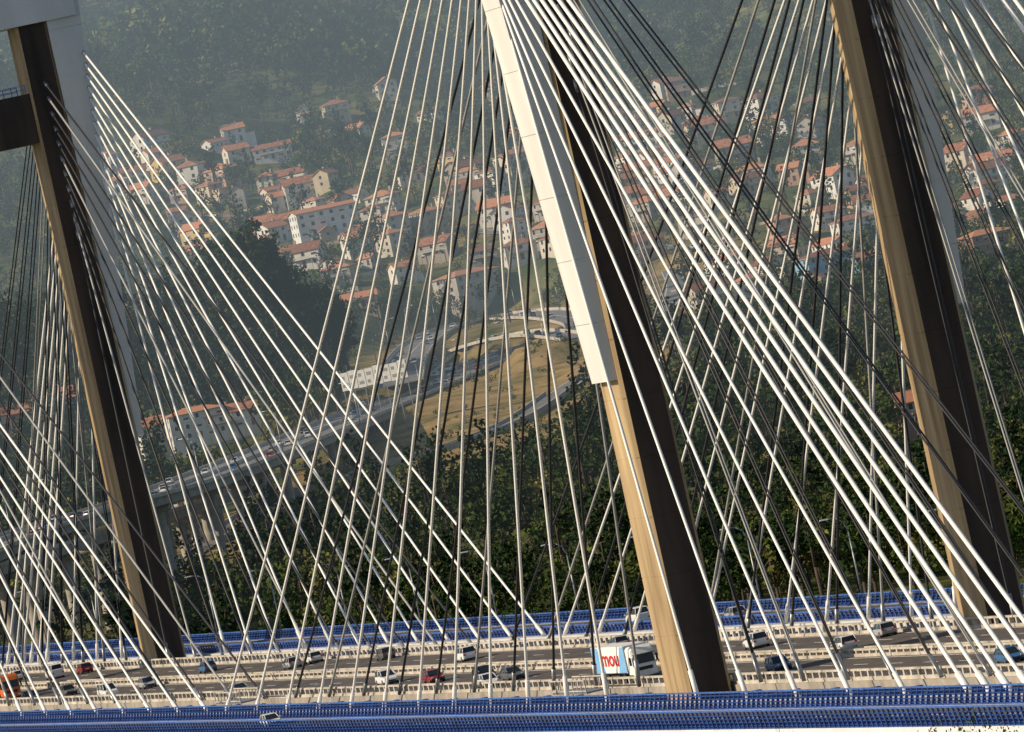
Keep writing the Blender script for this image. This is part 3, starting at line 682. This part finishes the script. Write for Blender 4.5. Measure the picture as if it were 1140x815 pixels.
keep=(emb|inter)&(dr>1.5)&(rng.random(len(x))<.16+.22*vn(x,y,13)); n2_=place('bushes',x,y,keep,.35,1.1,[6,7,6,7,7],False)
x,y=field(2760,2960,6.5); keep=(x<-56)&(rng.random(len(x))<.95)&(hd(x,y)>9); place('wooded_ridge',x,y,keep,.9,1.8,[4,5,0,2,4,5],False)
x,y=field(2965,4150,8.0); dr,_=road_dist(x,y); emb,inter=openground(x,y); keep=(dr>3)&~inter&~emb&(hd(x,y)>7)&(vn(x,y,31)+vn(x,y,11)*.6>-.55)&(rng.random(len(x))<.85)
n3_=place('hillside_trees',x,y,keep,.5,1.45,[0,1,2,3,6,7,4,5])
x,y=field(4150,5150,10.5); keep=(vn(x,y,60)>-.8); n4_=place('upper_forest',x,y,keep,.9,2.2,[8,9,10],False)
print('TREES',n1_,n2_,n3_,n4_,'HOUSES',len(HP))
pm=[tree_mesh('pine_tree',clumps_b(np.random.default_rng(90+k),20,5.2,34,15,6.5),10,.55,[M_leafp,M_bark],(20,.55),50+k,.7) for k in range(3)]
for k,(px,ty) in enumerate([(268,236),(290,256),(322,294),(345,303),(362,330),(246,268),(300,283),(375,348),(330,335),(228,296),(262,290),(345,335),(310,325),(280,320),(215,325),(240,330),(200,345)]):
    top=on_depth(px,ty,2850+10*(k%3)); z=float(hfull(np.array([top.x]),np.array([top.y]))[0][0]); hgt=max(14,top.z-z)
    link('pine_tree',pm[k%3],mw=Matrix.Translation((top.x,top.y,z))@Matrix.Rotation(k*1.3,4,'Z')@Matrix.Scale(hgt/22.5,4))
sm=tree_mesh('near_shrub',clumps_b(np.random.default_rng(5),8,2.0,26,5.2,2.0),150,.075,[M_leaf,M_bark],(5,.16),3)
for px,ty,yy in((1052,784,300),(1085,794,310),(1130,793,305),(1020,800,307),(868,792,300)):
    top=on_depth(px,ty,yy); z=float(hb(top.x,top.y)); k=max(.6,(top.z-z)/7.2)
    link('tree',sm,mw=Matrix.Translation((top.x,top.y,z))@Matrix.Rotation(px,4,'Z')@Matrix.Diagonal((min(k,1.0)*(.2 if px==868 else .6),)*2+(k,1)))

# ------------------------------------------------------------------ haze over the far shore (absorbing volume, own glow stands in for scattered light)
b=MB(); b.box(-5000,5000,2100,13000,-70,300); hz=b.obj('haze',[])
hm=bpy.data.materials.new('haze'); hm.use_nodes=True; N=hm.node_tree.nodes; N.clear(); L=hm.node_tree.links
ou=N.new('ShaderNodeOutputMaterial'); va=N.new('ShaderNodeVolumeAbsorption'); em=N.new('ShaderNodeEmission'); ad=N.new('ShaderNodeAddShader')
SG=.00017; va.inputs['Color'].default_value=(0,0,0,1); va.inputs['Density'].default_value=SG; em.inputs['Color'].default_value=(.34,.42,.46,1); em.inputs['Strength'].default_value=SG
L.new(va.outputs[0],ad.inputs[0]); L.new(em.outputs[0],ad.inputs[1]); L.new(ad.outputs[0],ou.inputs['Volume']); hz.data.materials.append(hm)

# ------------------------------------------------------------------ light
w=bpy.data.worlds.new('World'); S.world=w; w.use_nodes=True; N=w.node_tree.nodes; L=w.node_tree.links
sk=N.new('ShaderNodeTexSky'); sk.sky_type='NISHITA'; sk.sun_disc=False
EL=math.radians(29); AZ=math.radians(-101)
sk.sun_elevation=EL; sk.sun_rotation=AZ; L.new(sk.outputs[0],N['Background'].inputs['Color']); N['Background'].inputs['Strength'].default_value=.10
sl=bpy.data.lights.new('sun','SUN'); sl.energy=5.0; sl.angle=math.radians(.5); sl.color=(1,.83,.60)
so=link('sun',sl); Ld=Vector((math.sin(AZ)*math.cos(EL),math.cos(AZ)*math.cos(EL),math.sin(EL))); so.rotation_euler=Ld.to_track_quat('Z','Y').to_euler(); so.location=(-200,600,300)
